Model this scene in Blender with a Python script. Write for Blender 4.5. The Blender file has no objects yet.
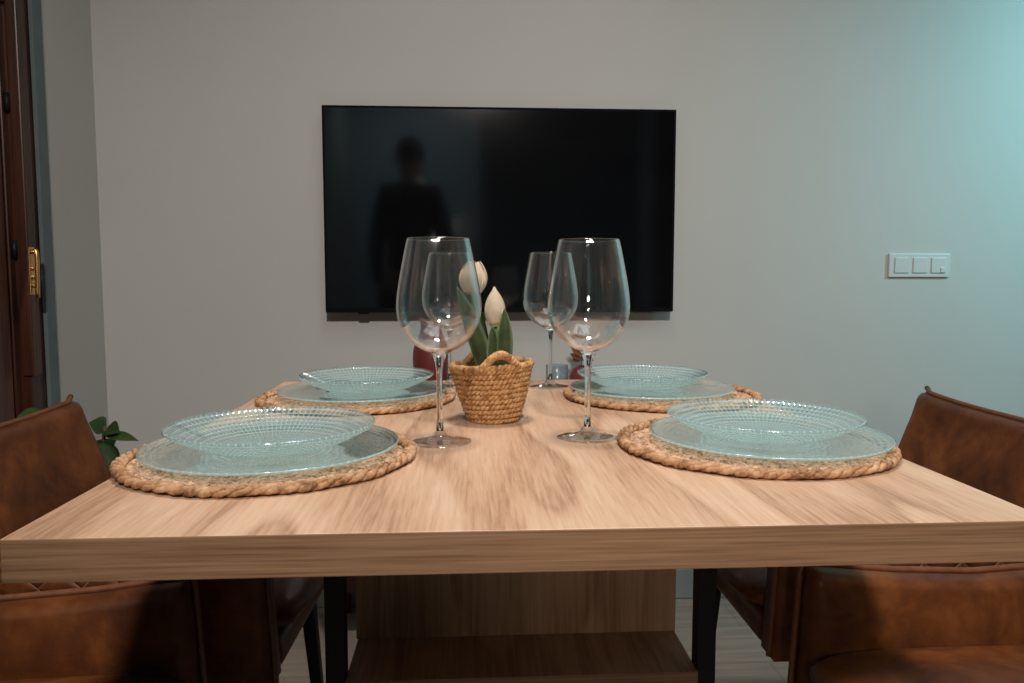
import bpy, bmesh, math, random
from mathutils import Vector, Matrix, noise
random.seed(7)
sc = bpy.context.scene
C = sc.collection
PI = math.pi

# ---------------------------------------------------------------- camera, world, lights, exposure
F = 760.0                                   # focal length in pixels of a 1024 px wide frame
cd = bpy.data.cameras.new('camera'); cam = bpy.data.objects.new('camera', cd); C.objects.link(cam)
cd.sensor_width = 36.0; cd.lens = F/1024*36.0; cd.clip_start = 0.02
yaw = math.atan(45/F); pitch = math.atan(62/F)
cam.location = (0, 0, 0.96); cam.rotation_euler = (PI/2 - pitch, 0, -yaw)
sc.camera = cam
sc.view_settings.view_transform = 'Standard'; sc.view_settings.look = 'None'
sc.view_settings.gamma = 1.0; sc.view_settings.use_curve_mapping = False
sc.view_settings.exposure = 0.0

w = bpy.data.worlds.new('world'); sc.world = w; w.use_nodes = True
w.node_tree.nodes['Background'].inputs[0].default_value = (0.30, 0.38, 0.42, 1)
w.node_tree.nodes['Background'].inputs[1].default_value = 0.25

def area(name, loc, target, size, power, color, size_y=None, spread=180):
    l = bpy.data.lights.new(name, 'AREA'); l.energy = power; l.color = color; l.size = size
    if size_y: l.shape = 'RECTANGLE'; l.size_y = size_y
    l.spread = math.radians(spread)
    o = bpy.data.objects.new(name, l); C.objects.link(o); o.location = loc
    o.rotation_euler = (Vector(target)-Vector(loc)).to_track_quat('-Z', 'Y').to_euler()
    return o
def spot(name, loc, target, power, color, angle, blend, r):
    l = bpy.data.lights.new(name, 'SPOT'); l.energy = power; l.color = color
    l.spot_size = math.radians(angle); l.spot_blend = blend; l.shadow_soft_size = r
    o = bpy.data.objects.new(name, l); C.objects.link(o); o.location = loc
    o.rotation_euler = (Vector(target)-Vector(loc)).to_track_quat('-Z', 'Y').to_euler()
    return o
spot('ceiling_downlight', (0.10, 1.00, 2.52), (0.10, 1.05, 0.7), 88, (1.0, 0.87, 0.77), 80, 1.0, 0.14)
spot('ceiling_downlight_by_camera', (0.10, -1.30, 2.52), (0.10, 2.1, 0.62), 235, (1.0, 0.89, 0.81), 66, 1.0, 0.10)
spot('teal_wall_light', (2.20, 1.22, 1.78), (2.02, 2.2, 1.35), 60, (0.38, 0.90, 1.0), 118, 1.0, 0.12)
area('ceiling_fill', (0.6, 0.1, 2.55), (0.6, 0.1, 0), 1.2, 10, (0.80, 0.96, 1.0), 1.2)  # broad soft fill, added to raise the ambient light; no fixture
spot('warm_fill_behind_camera', (-0.25, -1.65, 1.35), (0.35, 1.2, 0.5), 26, (1.0, 0.80, 0.66), 70, 0.8, 0.12)  # added unseen warm fill for the chair fronts and under the table
area('back_wall_fill', (-0.5, -1.9, 2.5), (-0.5, -2.5, 1.2), 0.5, 4, (0.70, 0.92, 1.0), 0.5)  # added unseen fill that lifts the back wall mirrored in the screen

# ---------------------------------------------------------------- materials
def new_mat(name):
    m = bpy.data.materials.new(name); m.use_nodes = True
    nt = m.node_tree; b = nt.nodes['Principled BSDF']
    return m, nt, b
def setp(b, color=None, rough=None, metal=None, spec=None, coat=None):
    if color is not None: b.inputs['Base Color'].default_value = (*color, 1)
    if rough is not None: b.inputs['Roughness'].default_value = rough
    if metal is not None: b.inputs['Metallic'].default_value = metal
    if spec is not None: b.inputs['Specular IOR Level'].default_value = spec
    if coat is not None: b.inputs['Coat Weight'].default_value = coat
def nd(nt, t, **kw):
    n = nt.nodes.new(t)
    for k, v in kw.items():
        if k in n.inputs: n.inputs[k].default_value = v
        else: setattr(n, k, v)
    return n
def math_n(nt, op, a, b=None, c=None):
    n = nt.nodes.new('ShaderNodeMath'); n.operation = op
    for i, v in enumerate((a, b, c)):
        if v is None: continue
        if hasattr(v, 'links'): nt.links.new(v, n.inputs[i])
        else: n.inputs[i].default_value = v
    return n.outputs[0]
def coords(nt, scale=(1, 1, 1), rot=(0, 0, 0), src='Object'):
    tc = nt.nodes.new('ShaderNodeTexCoord'); mp = nt.nodes.new('ShaderNodeMapping')
    mp.inputs['Scale'].default_value = scale; mp.inputs['Rotation'].default_value = rot
    nt.links.new(tc.outputs[src], mp.inputs['Vector']); return mp.outputs[0]
def ramp(nt, fac, stops):
    r = nt.nodes.new('ShaderNodeValToRGB')
    el = r.color_ramp.elements
    while len(el) > 1: el.remove(el[-1])
    el[0].position = stops[0][0]; el[0].color = (*stops[0][1], 1)
    for p, c in stops[1:]:
        e = el.new(p); e.color = (*c, 1)
    nt.links.new(fac, r.inputs[0]); return r.outputs[0]
def bump(nt, b, h, strength=0.3, dist=0.002):
    n = nt.nodes.new('ShaderNodeBump'); n.inputs['Strength'].default_value = strength
    n.inputs['Distance'].default_value = dist
    nt.links.new(h, n.inputs['Height']); nt.links.new(n.outputs[0], b.inputs['Normal']); return n
def plain(name, color, rough=0.5, metal=0.0, spec=0.5, var=0.08, scale=20, bmp=0.0):
    m, nt, b = new_mat(name); setp(b, color, rough, metal, spec)
    n = nd(nt, 'ShaderNodeTexNoise', Scale=scale, Detail=4.0)
    nt.links.new(coords(nt), n.inputs['Vector'])
    lo = tuple(c*(1-var) for c in color); hi = tuple(min(1, c*(1+var)) for c in color)
    nt.links.new(ramp(nt, n.outputs[0], [(0.3, lo), (0.7, hi)]), b.inputs['Base Color'])
    if bmp: bump(nt, b, n.outputs[0], bmp)
    return m

def wood(name, dark, mid, light, along='y', rough=0.45, fine=1.0, ring=1.0, contrast=0.5, pore=220, length=9, blotch=0.30):
    """laminate wood: long fibres plus wandering cathedral figure"""
    m, nt, b = new_mat(name); setp(b, rough=rough, spec=0.4)
    s = {'x': (1.6, 9, 9), 'y': (9, 1.6, 9), 'z': (9, 9, 1.6)}[along]
    s2 = {'x': (length, pore, pore), 'y': (pore, length, pore), 'z': (pore, pore, length)}[along]
    v1 = coords(nt, s); v2 = coords(nt, s2)
    n1 = nd(nt, 'ShaderNodeTexNoise', Scale=0.42*ring, Detail=2.0, Roughness=0.45); nt.links.new(v1, n1.inputs['Vector'])
    rings = math_n(nt, 'FRACT', math_n(nt, 'MULTIPLY', n1.outputs[0], 9.0))
    rings = math_n(nt, 'SMOOTH_MIN', rings, math_n(nt, 'MULTIPLY', math_n(nt, 'SUBTRACT', 1.0, rings), 5.0), 0.3)
    n2 = nd(nt, 'ShaderNodeTexNoise', Scale=1.0*fine, Detail=3.0, Roughness=0.6); nt.links.new(v2, n2.inputs['Vector'])
    n3 = nd(nt, 'ShaderNodeTexNoise', Scale=0.8, Detail=3.0); nt.links.new(v1, n3.inputs['Vector'])
    fac = math_n(nt, 'ADD', math_n(nt, 'MULTIPLY', rings, 0.20*contrast*2), math_n(nt, 'MULTIPLY', n2.outputs[0], 0.60))
    fac = math_n(nt, 'ADD', fac, math_n(nt, 'MULTIPLY', n3.outputs[0], blotch))
    nt.links.new(ramp(nt, fac, [(0.36*(0.62 if blotch < 0.2 else 1), dark), (0.56*(0.72 if blotch < 0.2 else 1), mid), (0.80*(0.72 if blotch < 0.2 else 1), light)]), b.inputs['Base Color'])
    bump(nt, b, n2.outputs[0], 0.25, 0.0004)
    return m

def leather(name, quilt=False):
    m, nt, b = new_mat(name); setp(b, rough=0.45, spec=0.28)
    v = coords(nt)
    n = nd(nt, 'ShaderNodeTexNoise', Scale=9.0, Detail=6.0, Roughness=0.6, Distortion=0.6); nt.links.new(v, n.inputs['Vector'])
    n2 = nd(nt, 'ShaderNodeTexNoise', Scale=45.0, Detail=4.0); nt.links.new(v, n2.inputs['Vector'])
    f = math_n(nt, 'ADD', math_n(nt, 'MULTIPLY', n.outputs[0], 0.8), math_n(nt, 'MULTIPLY', n2.outputs[0], 0.2))
    col = ramp(nt, f, [(0.33, (0.046, 0.013, 0.005)), (0.5, (0.105, 0.032, 0.009)), (0.68, (0.200, 0.066, 0.016))])
    vo = nd(nt, 'ShaderNodeTexVoronoi', Scale=350.0); nt.links.new(v, vo.inputs['Vector'])
    h = math_n(nt, 'MULTIPLY', vo.outputs[0], 0.15)
    if quilt:
        tc = nt.nodes.new('ShaderNodeTexCoord'); sp = nt.nodes.new('ShaderNodeSeparateXYZ'); nt.links.new(tc.outputs['Object'], sp.inputs[0])
        k = 17.0
        ds = []
        xy = math_n(nt, 'ADD', sp.outputs[0], sp.outputs[1])
        for sg in (1, -1):
            a = math_n(nt, 'MULTIPLY', math_n(nt, 'ADD', xy, math_n(nt, 'MULTIPLY', sp.outputs[2], sg*1.2)), k)
            fr = math_n(nt, 'FRACT', math_n(nt, 'ADD', a, 50.0))
            ds.append(math_n(nt, 'ABSOLUTE', math_n(nt, 'SUBTRACT', fr, 0.5)))     # 0.5 on the seam line
        mx = math_n(nt, 'MAXIMUM', ds[0], ds[1])
        pad = math_n(nt, 'POWER', math_n(nt, 'MULTIPLY', mx, 2.0), 5.0)
        h = math_n(nt, 'SUBTRACT', h, math_n(nt, 'MULTIPLY', pad, 2.2))
        st = math_n(nt, 'GREATER_THAN', mx, 0.485)
        mix = nt.nodes.new('ShaderNodeMixRGB'); nt.links.new(st, mix.inputs[0]); nt.links.new(col, mix.inputs[1])
        mix.inputs[2].default_value = (0.22, 0.10, 0.045, 1); col = mix.outputs[0]
    nt.links.new(col, b.inputs['Base Color'])
    bump(nt, b, h, 0.5, 0.0025 if quilt else 0.0010)
    return m

def rope_mat(name, dark, mid, light, scale=90):
    m, nt, b = new_mat(name); setp(b, rough=0.75, spec=0.25)
    v = coords(nt)
    n = nd(nt, 'ShaderNodeTexNoise', Scale=scale, Detail=5.0, Roughness=0.7); nt.links.new(v, n.inputs['Vector'])
    nt.links.new(ramp(nt, n.outputs[0], [(0.34, dark), (0.48, mid), (0.66, light)]), b.inputs['Base Color'])
    n2 = nd(nt, 'ShaderNodeTexNoise', Scale=scale*6, Detail=3.0); nt.links.new(v, n2.inputs['Vector'])
    bump(nt, b, n2.outputs[0], 0.5, 0.001)
    return m

def thin_glass(name, tint, film=0.0, film_col=(0.6, 0.85, 0.85), rough=0.02, f0=0.04, refr=0.0, ior=1.12, facets=None, power=4.0):
    """a thin glass wall: clear, tinted, with grazing reflection and a little body colour"""
    m, nt, b = new_mat(name); nt.nodes.remove(b)
    out = [n for n in nt.nodes if n.type == 'OUTPUT_MATERIAL'][0]
    tr = nt.nodes.new('ShaderNodeBsdfTransparent'); tr.inputs[0].default_value = (*tint, 1)
    g = nt.nodes.new('ShaderNodeBsdfGlossy'); g.inputs['Roughness'].default_value = rough; g.inputs[0].default_value = (1, 1, 1, 1)
    lw = nt.nodes.new('ShaderNodeLayerWeight'); lw.inputs[0].default_value = 0.5
    fr = math_n(nt, 'ADD', math_n(nt, 'MULTIPLY', math_n(nt, 'POWER', lw.outputs['Facing'], power), 1.0-f0), f0)
    base = tr.outputs[0]
    if refr:
        rf = nt.nodes.new('ShaderNodeBsdfRefraction'); rf.inputs[0].default_value = (*tint, 1); rf.inputs['Roughness'].default_value = 0.03; rf.inputs['IOR'].default_value = ior
        mr = nt.nodes.new('ShaderNodeMixShader'); mr.inputs[0].default_value = refr
        nt.links.new(base, mr.inputs[1]); nt.links.new(rf.outputs[0], mr.inputs[2]); base = mr.outputs[0]
    if film:
        d = nt.nodes.new('ShaderNodeBsdfDiffuse'); d.inputs[0].default_value = (*film_col, 1)
        t = nt.nodes.new('ShaderNodeBsdfTranslucent'); t.inputs[0].default_value = (*film_col, 1)
        a = nt.nodes.new('ShaderNodeMixShader'); a.inputs[0].default_value = 0.5
        nt.links.new(d.outputs[0], a.inputs[1]); nt.links.new(t.outputs[0], a.inputs[2])
        mx = nt.nodes.new('ShaderNodeMixShader'); mx.inputs[0].default_value = film
        if facets:                                        # moulded rows of little facets: thin glass between thick beads
            nsec, step = facets
            tc = nt.nodes.new('ShaderNodeTexCoord'); sp = nt.nodes.new('ShaderNodeSeparateXYZ'); nt.links.new(tc.outputs['Object'], sp.inputs[0])
            r = math_n(nt, 'SQRT', math_n(nt, 'ADD', math_n(nt, 'MULTIPLY', sp.outputs[0], sp.outputs[0]), math_n(nt, 'MULTIPLY', sp.outputs[1], sp.outputs[1])))
            an = math_n(nt, 'ARCTAN2', sp.outputs[1], sp.outputs[0])
            p1 = math_n(nt, 'ABSOLUTE', math_n(nt, 'SINE', math_n(nt, 'MULTIPLY', r, PI/step)))
            p2 = math_n(nt, 'ABSOLUTE', math_n(nt, 'SINE', math_n(nt, 'MULTIPLY', an, nsec/2.0)))
            cell = math_n(nt, 'SMOOTHSTEP' if False else 'POWER', math_n(nt, 'SUBTRACT', 1.0, math_n(nt, 'MULTIPLY', p1, p2)), 2.5)
            f = math_n(nt, 'ADD', math_n(nt, 'MULTIPLY', cell, film*2.0), film*0.12)
            nt.links.new(f, mx.inputs[0])
        nt.links.new(base, mx.inputs[1]); nt.links.new(a.outputs[0], mx.inputs[2]); base = mx.outputs[0]
    m2 = nt.nodes.new('ShaderNodeMixShader')
    nt.links.new(fr, m2.inputs[0]); nt.links.new(base, m2.inputs[1]); nt.links.new(g.outputs[0], m2.inputs[2])
    nt.links.new(m2.outputs[0], out.inputs[0])
    return m

M = {}
M['wall'] = plain('wall_paint', (0.545, 0.545, 0.52), 0.9, spec=0.15, var=0.015, scale=3)
def wall_fine():
    nt = M['wall'].node_tree; b = nt.nodes['Principled BSDF']
    n = nd(nt, 'ShaderNodeTexNoise', Scale=260.0, Detail=3.0); nt.links.new(coords(nt), n.inputs['Vector']); bump(nt, b, n.outputs[0], 0.12, 0.001)
wall_fine()
M['ceiling'] = plain('ceiling_paint', (0.62, 0.61, 0.59), 0.9, spec=0.1, var=0.01)
M['back_wall'] = plain('grey_blue_back_wall_paint', (0.50, 0.58, 0.61), 0.9, spec=0.1, var=0.02)
M['skirting'] = plain('painted_skirting', (0.36, 0.37, 0.36), 0.35, var=0.03)
M['shade_strip'] = plain('grey_blue_shade_strip', (0.15, 0.185, 0.195), 0.7, spec=0.15)  # shadow tone beside the balcony door, put into the colour
M['oak_top'] = wood('light_oak_top', (0.33, 0.19, 0.115), (0.52, 0.33, 0.215), (0.63, 0.44, 0.31), 'y', 0.42, 1.0, 1.3, 0.85, 260, 14)
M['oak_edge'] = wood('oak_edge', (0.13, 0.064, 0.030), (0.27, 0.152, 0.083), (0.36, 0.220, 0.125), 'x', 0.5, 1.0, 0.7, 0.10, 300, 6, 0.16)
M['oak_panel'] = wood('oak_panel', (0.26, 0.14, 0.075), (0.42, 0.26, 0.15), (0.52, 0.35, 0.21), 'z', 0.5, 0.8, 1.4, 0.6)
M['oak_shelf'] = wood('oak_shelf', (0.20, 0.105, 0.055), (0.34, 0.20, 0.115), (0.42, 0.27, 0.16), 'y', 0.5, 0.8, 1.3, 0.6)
M['black_metal'] = plain('black_powder_metal', (0.008, 0.009, 0.010), 0.5, 0.0, 0.3, 0.1, 60)
M['leather'] = leather('cognac_leather'); M['quilt'] = leather('quilted_cognac_leather', True)
M['piping'] = plain('leather_piping', (0.15, 0.055, 0.024), 0.45, var=0.2, scale=60)
M['straw'] = rope_mat('straw_weave', (0.13, 0.065, 0.032), (0.47, 0.285, 0.175), (0.72, 0.49, 0.34), 150)
M['straw_edge'] = rope_mat('straw_braid', (0.16, 0.075, 0.030), (0.40, 0.22, 0.115), (0.58, 0.38, 0.23), 55)
M['jute'] = rope_mat('jute_rope', (0.22, 0.10, 0.035), (0.47, 0.25, 0.105), (0.62, 0.38, 0.19), 110)
M['crystal'] = thin_glass('clear_wine_glass', (0.99, 0.995, 0.995), film=0.006, film_col=(0.8, 0.85, 0.86), rough=0.015, f0=0.055, power=2.5)
mg, ntg, bg = new_mat('clear_solid_glass'); setp(bg, (0.97, 0.99, 0.99), 0.0); bg.inputs['Transmission Weight'].default_value = 1.0; bg.inputs['IOR'].default_value = 1.45
M['solid_glass'] = mg
M['aqua'] = thin_glass('aqua_pressed_glass', (0.93, 0.985, 1.0), film=0.33, film_col=(0.66, 0.95, 1.0), rough=0.10, f0=0.09, facets=(96, 0.0070))
M['aqua_top'] = thin_glass('aqua_glass_smooth_face', (0.965, 0.99, 0.99), film=0.04, film_col=(0.66, 0.95, 1.0), rough=0.06, f0=0.06)
M['tv_black'] = plain('tv_bezel', (0.004, 0.004, 0.005), 0.7, spec=0.08)
ms, nts, bs = new_mat('tv_screen_glass'); setp(bs, (0.003, 0.003, 0.004), 0.07, 0.0, 0.85)
ns = nd(nts, 'ShaderNodeTexNoise', Scale=3.0); nts.links.new(ramp(nts, ns.outputs[0], [(0.4, (0.003, 0.003, 0.004)), (0.6, (0.004, 0.004, 0.005))]), bs.inputs['Base Color'])
M['tv_screen'] = ms
M['plastic'] = plain('white_switch_plastic', (0.62, 0.63, 0.62), 0.35, var=0.02)
M['dark_wood'] = wood('dark_stained_wood', (0.020, 0.006, 0.003), (0.060, 0.020, 0.010), (0.115, 0.042, 0.020), 'z', 0.35, 0.5, 1.0, 0.5)
M['red_wood'] = wood('reddish_leaf_wood', (0.055, 0.020, 0.013), (0.110, 0.042, 0.028), (0.16, 0.065, 0.045), 'z', 0.4, 0.5, 1.0, 0.5)
M['pane'] = thin_glass('door_pane_glass', (0.45, 0.46, 0.50), film=0.25, film_col=(0.25, 0.24, 0.27), rough=0.05)
M['brass'] = plain('brushed_brass', (0.72, 0.42, 0.18), 0.32, 1.0, var=0.1, scale=60)
M['petal'] = plain('tulip_petal_cream', (0.84, 0.74, 0.58), 0.55, var=0.12, scale=45)
M['petal_base'] = plain('tulip_petal_green_base', (0.45, 0.48, 0.10), 0.55)
M['tulip_leaf'] = plain('tulip_leaf_green', (0.075, 0.115, 0.040), 0.5, var=0.35, scale=50)
M['stem'] = plain('tulip_stem_green', (0.12, 0.22, 0.05), 0.5)
M['leaf'] = plain('rubber_leaf_green', (0.075, 0.14, 0.045), 0.4, var=0.3, scale=12)
M['leaf_light'] = plain('young_leaf_green', (0.11, 0.19, 0.055), 0.35, var=0.2, scale=12)
M['bark'] = plain('plant_stem_brown', (0.09, 0.06, 0.035), 0.8)
M['soil'] = plain('potting_soil', (0.03, 0.02, 0.014), 0.95, var=0.4, scale=120)
M['pot'] = plain('grey_ceramic_pot', (0.30, 0.30, 0.30), 0.5)
M['red_ceramic'] = plain('dark_red_ceramic', (0.17, 0.030, 0.030), 0.4, var=0.15, scale=10)
M['dried'] = plain('dried_brown_leaf', (0.24, 0.12, 0.05), 0.7, var=0.35, scale=60)
M['console'] = plain('dark_red_console_lacquer', (0.050, 0.018, 0.014), 0.45, var=0.15, scale=6)
M['frost'] = thin_glass('pale_frosted_glass', (0.80, 0.86, 0.90), film=0.14, film_col=(0.70, 0.80, 0.86), rough=0.2)
M['skin'] = plain('skin', (0.35, 0.21, 0.15), 0.5); M['cloth'] = plain('black_cloth', (0.012, 0.012, 0.014), 0.9, var=0.2)
M['hair'] = plain('dark_hair', (0.006, 0.004, 0.003), 0.95, spec=0.05)
M['white_trim'] = plain('white_ceiling_lamp_ring', (0.7, 0.7, 0.7), 0.4)
def floor_mat():
    m, nt, b = new_mat('pale_wood_tile_floor'); setp(b, rough=0.35, spec=0.4)
    v = coords(nt)
    br = nd(nt, 'ShaderNodeTexBrick'); br.offset = 0.37
    for k, x in (('Scale', 1.0), ('Mortar Size', 0.002), ('Brick Width', 1.2), ('Row Height', 0.2)): br.inputs[k].default_value = x
    br.inputs['Color1'].default_value = (0.36, 0.315, 0.27, 1); br.inputs['Color2'].default_value = (0.42, 0.37, 0.32, 1); br.inputs['Mortar'].default_value = (0.29, 0.25, 0.22, 1)
    nt.links.new(v, br.inputs['Vector'])
    n = nd(nt, 'ShaderNodeTexNoise', Scale=1.0, Detail=5.0, Roughness=0.65); nt.links.new(coords(nt, (3.5, 45, 10)), n.inputs['Vector'])
    mx = nt.nodes.new('ShaderNodeMixRGB'); mx.blend_type = 'MULTIPLY'; mx.inputs[0].default_value = 1.0
    nt.links.new(br.outputs[0], mx.inputs[1]); nt.links.new(ramp(nt, n.outputs[0], [(0.3, (0.66, 0.64, 0.62)), (0.65, (1, 1, 1))]), mx.inputs[2])
    nt.links.new(mx.outputs[0], b.inputs['Base Color'])
    return m
M['floor'] = floor_mat()

# ---------------------------------------------------------------- object helpers
def link(name, me, mats, parent=None, smooth=True):
    if not isinstance(mats, (list, tuple)): mats = [mats]
    for m in mats: me.materials.append(m)
    if smooth:
        for p in me.polygons: p.use_smooth = True
    o = bpy.data.objects.new(name, me); C.objects.link(o)
    if parent is not None: o.parent = parent
    return o
def from_bm(name, bm, mats, parent=None, smooth=False):
    bmesh.ops.recalc_face_normals(bm, faces=bm.faces)
    me = bpy.data.meshes.new(name); bm.to_mesh(me); bm.free()
    return link(name, me, mats, parent, smooth)
def thing(name, label, cat, loc=(0, 0, 0), rotz=0, group=None):
    o = bpy.data.objects.new(name, None); C.objects.link(o); o.location = loc; o.rotation_euler = (0, 0, rotz)
    o.empty_display_size = 0.05
    tag(o, label, cat, group); return o
def tag(o, label, cat, group=None):
    o['label'] = label; o['category'] = cat
    if group: o['group'] = group
    return o
def struct(o): o['kind'] = 'structure'; return o
def copy_tree(o, loc, label, rotz=None):
    r = o.copy(); C.objects.link(r); r.location = loc; r['label'] = label
    if rotz is not None: r.rotation_euler = (0, 0, rotz)
    for ch in list(o.children):
        c = ch.copy(); C.objects.link(c); c.parent = r
        for g in list(ch.children):
            d = g.copy(); C.objects.link(d); d.parent = c
    return r
def add_box(bm, x0, x1, y0, y1, z0, z1, bev=0.0, seg=2):
    r = bmesh.ops.create_cube(bm, size=1.0); vs = r['verts']
    for v in vs:
        v.co = Vector((x0 if v.co.x < 0 else x1, y0 if v.co.y < 0 else y1, z0 if v.co.z < 0 else z1))
    if bev:
        es = list({e for v in vs for e in v.link_edges})
        bmesh.ops.bevel(bm, geom=es, offset=bev, segments=seg, profile=0.5, affect='EDGES')
def box(name, dims, mat, parent=None, bev=0.0, seg=2):
    bm = bmesh.new(); add_box(bm, *dims, bev=bev, seg=seg); return from_bm(name, bm, mat, parent)
def grid(bm, rows, close_u=False, close_v=False, cap0=False, cap1=False, mi=0):
    """rows: list of lists of points; quads between them"""
    R = [[bm.verts.new(p) for p in r] for r in rows]
    n = len(R); k = len(R[0])
    for i in range(n if close_u else n-1):
        a, b = R[i], R[(i+1) % n]
        for j in range(k if close_v else k-1):
            f = bm.faces.new((a[j], a[(j+1) % k], b[(j+1) % k], b[j])); f.material_index = mi
    if cap0: bm.faces.new(R[0][::-1])
    if cap1: bm.faces.new(R[-1])
    return R
def lathe(bm, prof, seg=64, c=(0, 0, 0)):
    rows = []
    for r, z in prof:
        r = max(r, 1e-5)
        rows.append([(c[0]+r*math.cos(2*PI*j/seg), c[1]+r*math.sin(2*PI*j/seg), c[2]+z) for j in range(seg)])
    grid(bm, rows, close_v=True)
def tube(bm, pts, rad, seg=8, closed=False, caps=True):
    pts = [Vector(p) for p in pts]; n = len(pts)
    rads = rad if isinstance(rad, (list, tuple)) else [rad]*n
    rows = []; up = None
    for i, p in enumerate(pts):
        t = (pts[(i+1) % n]-pts[i-1]) if closed else (pts[min(i+1, n-1)]-pts[max(i-1, 0)])
        if t.length < 1e-9: t = Vector((0, 0, 1))
        t.normalize()
        if up is None:
            up = Vector((0, 0, 1)) if abs(t.z) < 0.9 else Vector((1, 0, 0))
        s = t.cross(up); s.normalize(); up = s.cross(t)
        rows.append([p+rads[i]*(math.cos(2*PI*j/seg)*s+math.sin(2*PI*j/seg)*up) for j in range(seg)])
    grid(bm, rows, close_u=closed, close_v=True, cap0=(caps and not closed), cap1=(caps and not closed))
def smooth_pts(pts, n):
    """Catmull-Rom"""
    P = [Vector(p) for p in pts]; P = [2*P[0]-P[1]]+P+[2*P[-1]-P[-2]]; out = []
    for i in range(1, len(P)-2):
        for k in range(n):
            t = k/n; a, b, c, d = P[i-1:i+3]
            out.append(0.5*((2*b)+(c-a)*t+(2*a-5*b+4*c-d)*t*t+(-a+3*b-3*c+d)*t**3))
    out.append(P[-2]); return out
def lerp_tab(tab, x):
    if x <= tab[0][0]: return tab[0][1]
    for (a, b), (c, d) in zip(tab, tab[1:]):
        if x <= c:
            t = (x-a)/(c-a); t = t*t*(3-2*t)*0.5+t*0.5
            return b+(d-b)*t
    return tab[-1][1]

# ---------------------------------------------------------------- room
XL, XR, YW, YB, ZC = -1.020, 2.75, 2.20, -2.70, 2.62
TH = 0.12
struct(box('floor', (XL-0.6, XR+TH, YB-2.2, YW+TH, -0.08, 0.0), M['floor']))
struct(box('ceiling', (XL-0.6, XR+TH, YB-2.2, YW+TH, ZC, ZC+0.1), M['ceiling']))
struct(box('wall_front', (XL-0.3, XR+TH, YW, YW+TH, 0, ZC), M['wall']))
struct(box('wall_right', (XR, XR+TH, YB-2.2, YW, 0, ZC), M['wall']))
# left wall: two pieces beside the balcony door and one above it
DY0, DY1, DZ = 0.832, 1.912, 2.35
bm = bmesh.new()
add_box(bm, XL-0.25, XL, DY1, YW, 0, ZC); add_box(bm, XL-0.25, XL, YB-2.2, DY0, 0, ZC); add_box(bm, XL-0.25, XL, DY0, DY1, DZ, ZC)
struct(from_bm('wall_left', bm, M['wall']))
# back wall with a wide opening into a darker room
bm = bmesh.new()
add_box(bm, XL, 0.12, YB-TH, YB, 0, ZC); add_box(bm, 1.60, XR, YB-TH, YB, 0, ZC)
add_box(bm, XL, XR, YB-2.2, YB-2.1, 0, ZC)
struct(from_bm('wall_back', bm, M['back_wall']))
bm = bmesh.new(); add_box(bm, 1.72, 2.02, YB+0.001, YB+0.035, 0, 2.55, 0.004); add_box(bm, 1.76, 1.98, YB+0.035, YB+0.045, 0.2, 2.35, 0.01)
struct(from_bm('trim_2', bm, M['red_wood']))
bm = bmesh.new()
add_box(bm, XL, XR, YW-0.014, YW, 0.0, 0.095, 0.004, 2)
struct(from_bm('baseboard_front', bm, M['skirting']))
bm = bmesh.new(); add_box(bm, XL, XL+0.014, DY1+0.03, YW-0.014, 0.0, 0.095, 0.004, 2)
struct(from_bm('baseboard_left', bm, M['skirting']))

# balcony door in the left wall
d = thing('door_1', 'dark stained wooden glazed balcony door at the left edge', 'door', (0, -0.018, 0)); struct(d)
del d['category'], d['label']
bm = bmesh.new()   # jamb
add_box(bm, XL-0.14, XL-0.004, 1.86, (DY1+0.018)-0.004, 0, DZ, 0.004); add_box(bm, XL-0.14, XL-0.02, 1.825, 1.86, 0, DZ, 0.003)
add_box(bm, XL-0.14, XL-0.004, (DY0+0.018), (DY0+0.018)+0.06, 0, DZ, 0.004); add_box(bm, XL-0.14, XL-0.004, (DY0+0.018), (DY1+0.018), DZ-0.06, DZ, 0.004)
add_box(bm, XL-0.05, XL+0.004, 1.845, 1.852, 0, DZ, 0.002)
from_bm('door_frame', bm, M['dark_wood'], d)
bm = bmesh.new()   # leaf
for a in (0.92, 1.73): add_box(bm, XL-0.075, XL-0.020, a, a+0.085, 0.02, DZ-0.07, 0.004)
for a, b_ in ((0.02, 0.14), (0.58, 0.66), (DZ-0.16, DZ-0.07)): add_box(bm, XL-0.075, XL-0.020, 1.005, 1.73, a, b_, 0.004)
add_box(bm, XL-0.060, XL-0.036, 1.005, 1.73, 0.14, 0.58)
add_box(bm, XL-0.040, XL-0.026, 1.06, 1.68, 0.20, 0.53, 0.010)
leaf = from_bm('door_leaf', bm, M['red_wood'], d)
box('pane', (XL-0.052, XL-0.046, 1.005, 1.73, 0.66, DZ-0.16), M['pane'], leaf)
bm = bmesh.new()   # lapping stile that stops above the floor
add_box(bm, XL-0.012, XL+0.014, 1.838, 1.862, 0.735, DZ-0.01, 0.003); add_box(bm, XL+0.0, XL+0.008, 1.862, 1.885, 0.735, DZ-0.01, 0.003)
from_bm('overlapping_stile', bm, M['dark_wood'], d)
bm = bmesh.new()   # handle: plate, neck, lever
add_box(bm, XL+0.013, XL+0.016, 1.838, 1.862, 0.925, 1.035, 0.0015)
tube(bm, [(XL+0.014, 1.848, 1.024), (XL+0.026, 1.848, 1.024)], 0.0055, 12)
tube(bm, smooth_pts([(XL+0.024, 1.848, 1.029), (XL+0.028, 1.847, 1.015), (XL+0.028, 1.846, 0.975), (XL+0.026, 1.846, 0.918)], 6), 0.0050, 12)
for zz in (0.945, 0.965, 0.985): add_box(bm, XL+0.015, XL+0.022, 1.842, 1.854, zz-0.005, zz+0.005, 0.002)
h = from_bm('door_handle', bm, M['brass'], d, True); h['label'] = 'brass lever handle'
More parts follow.
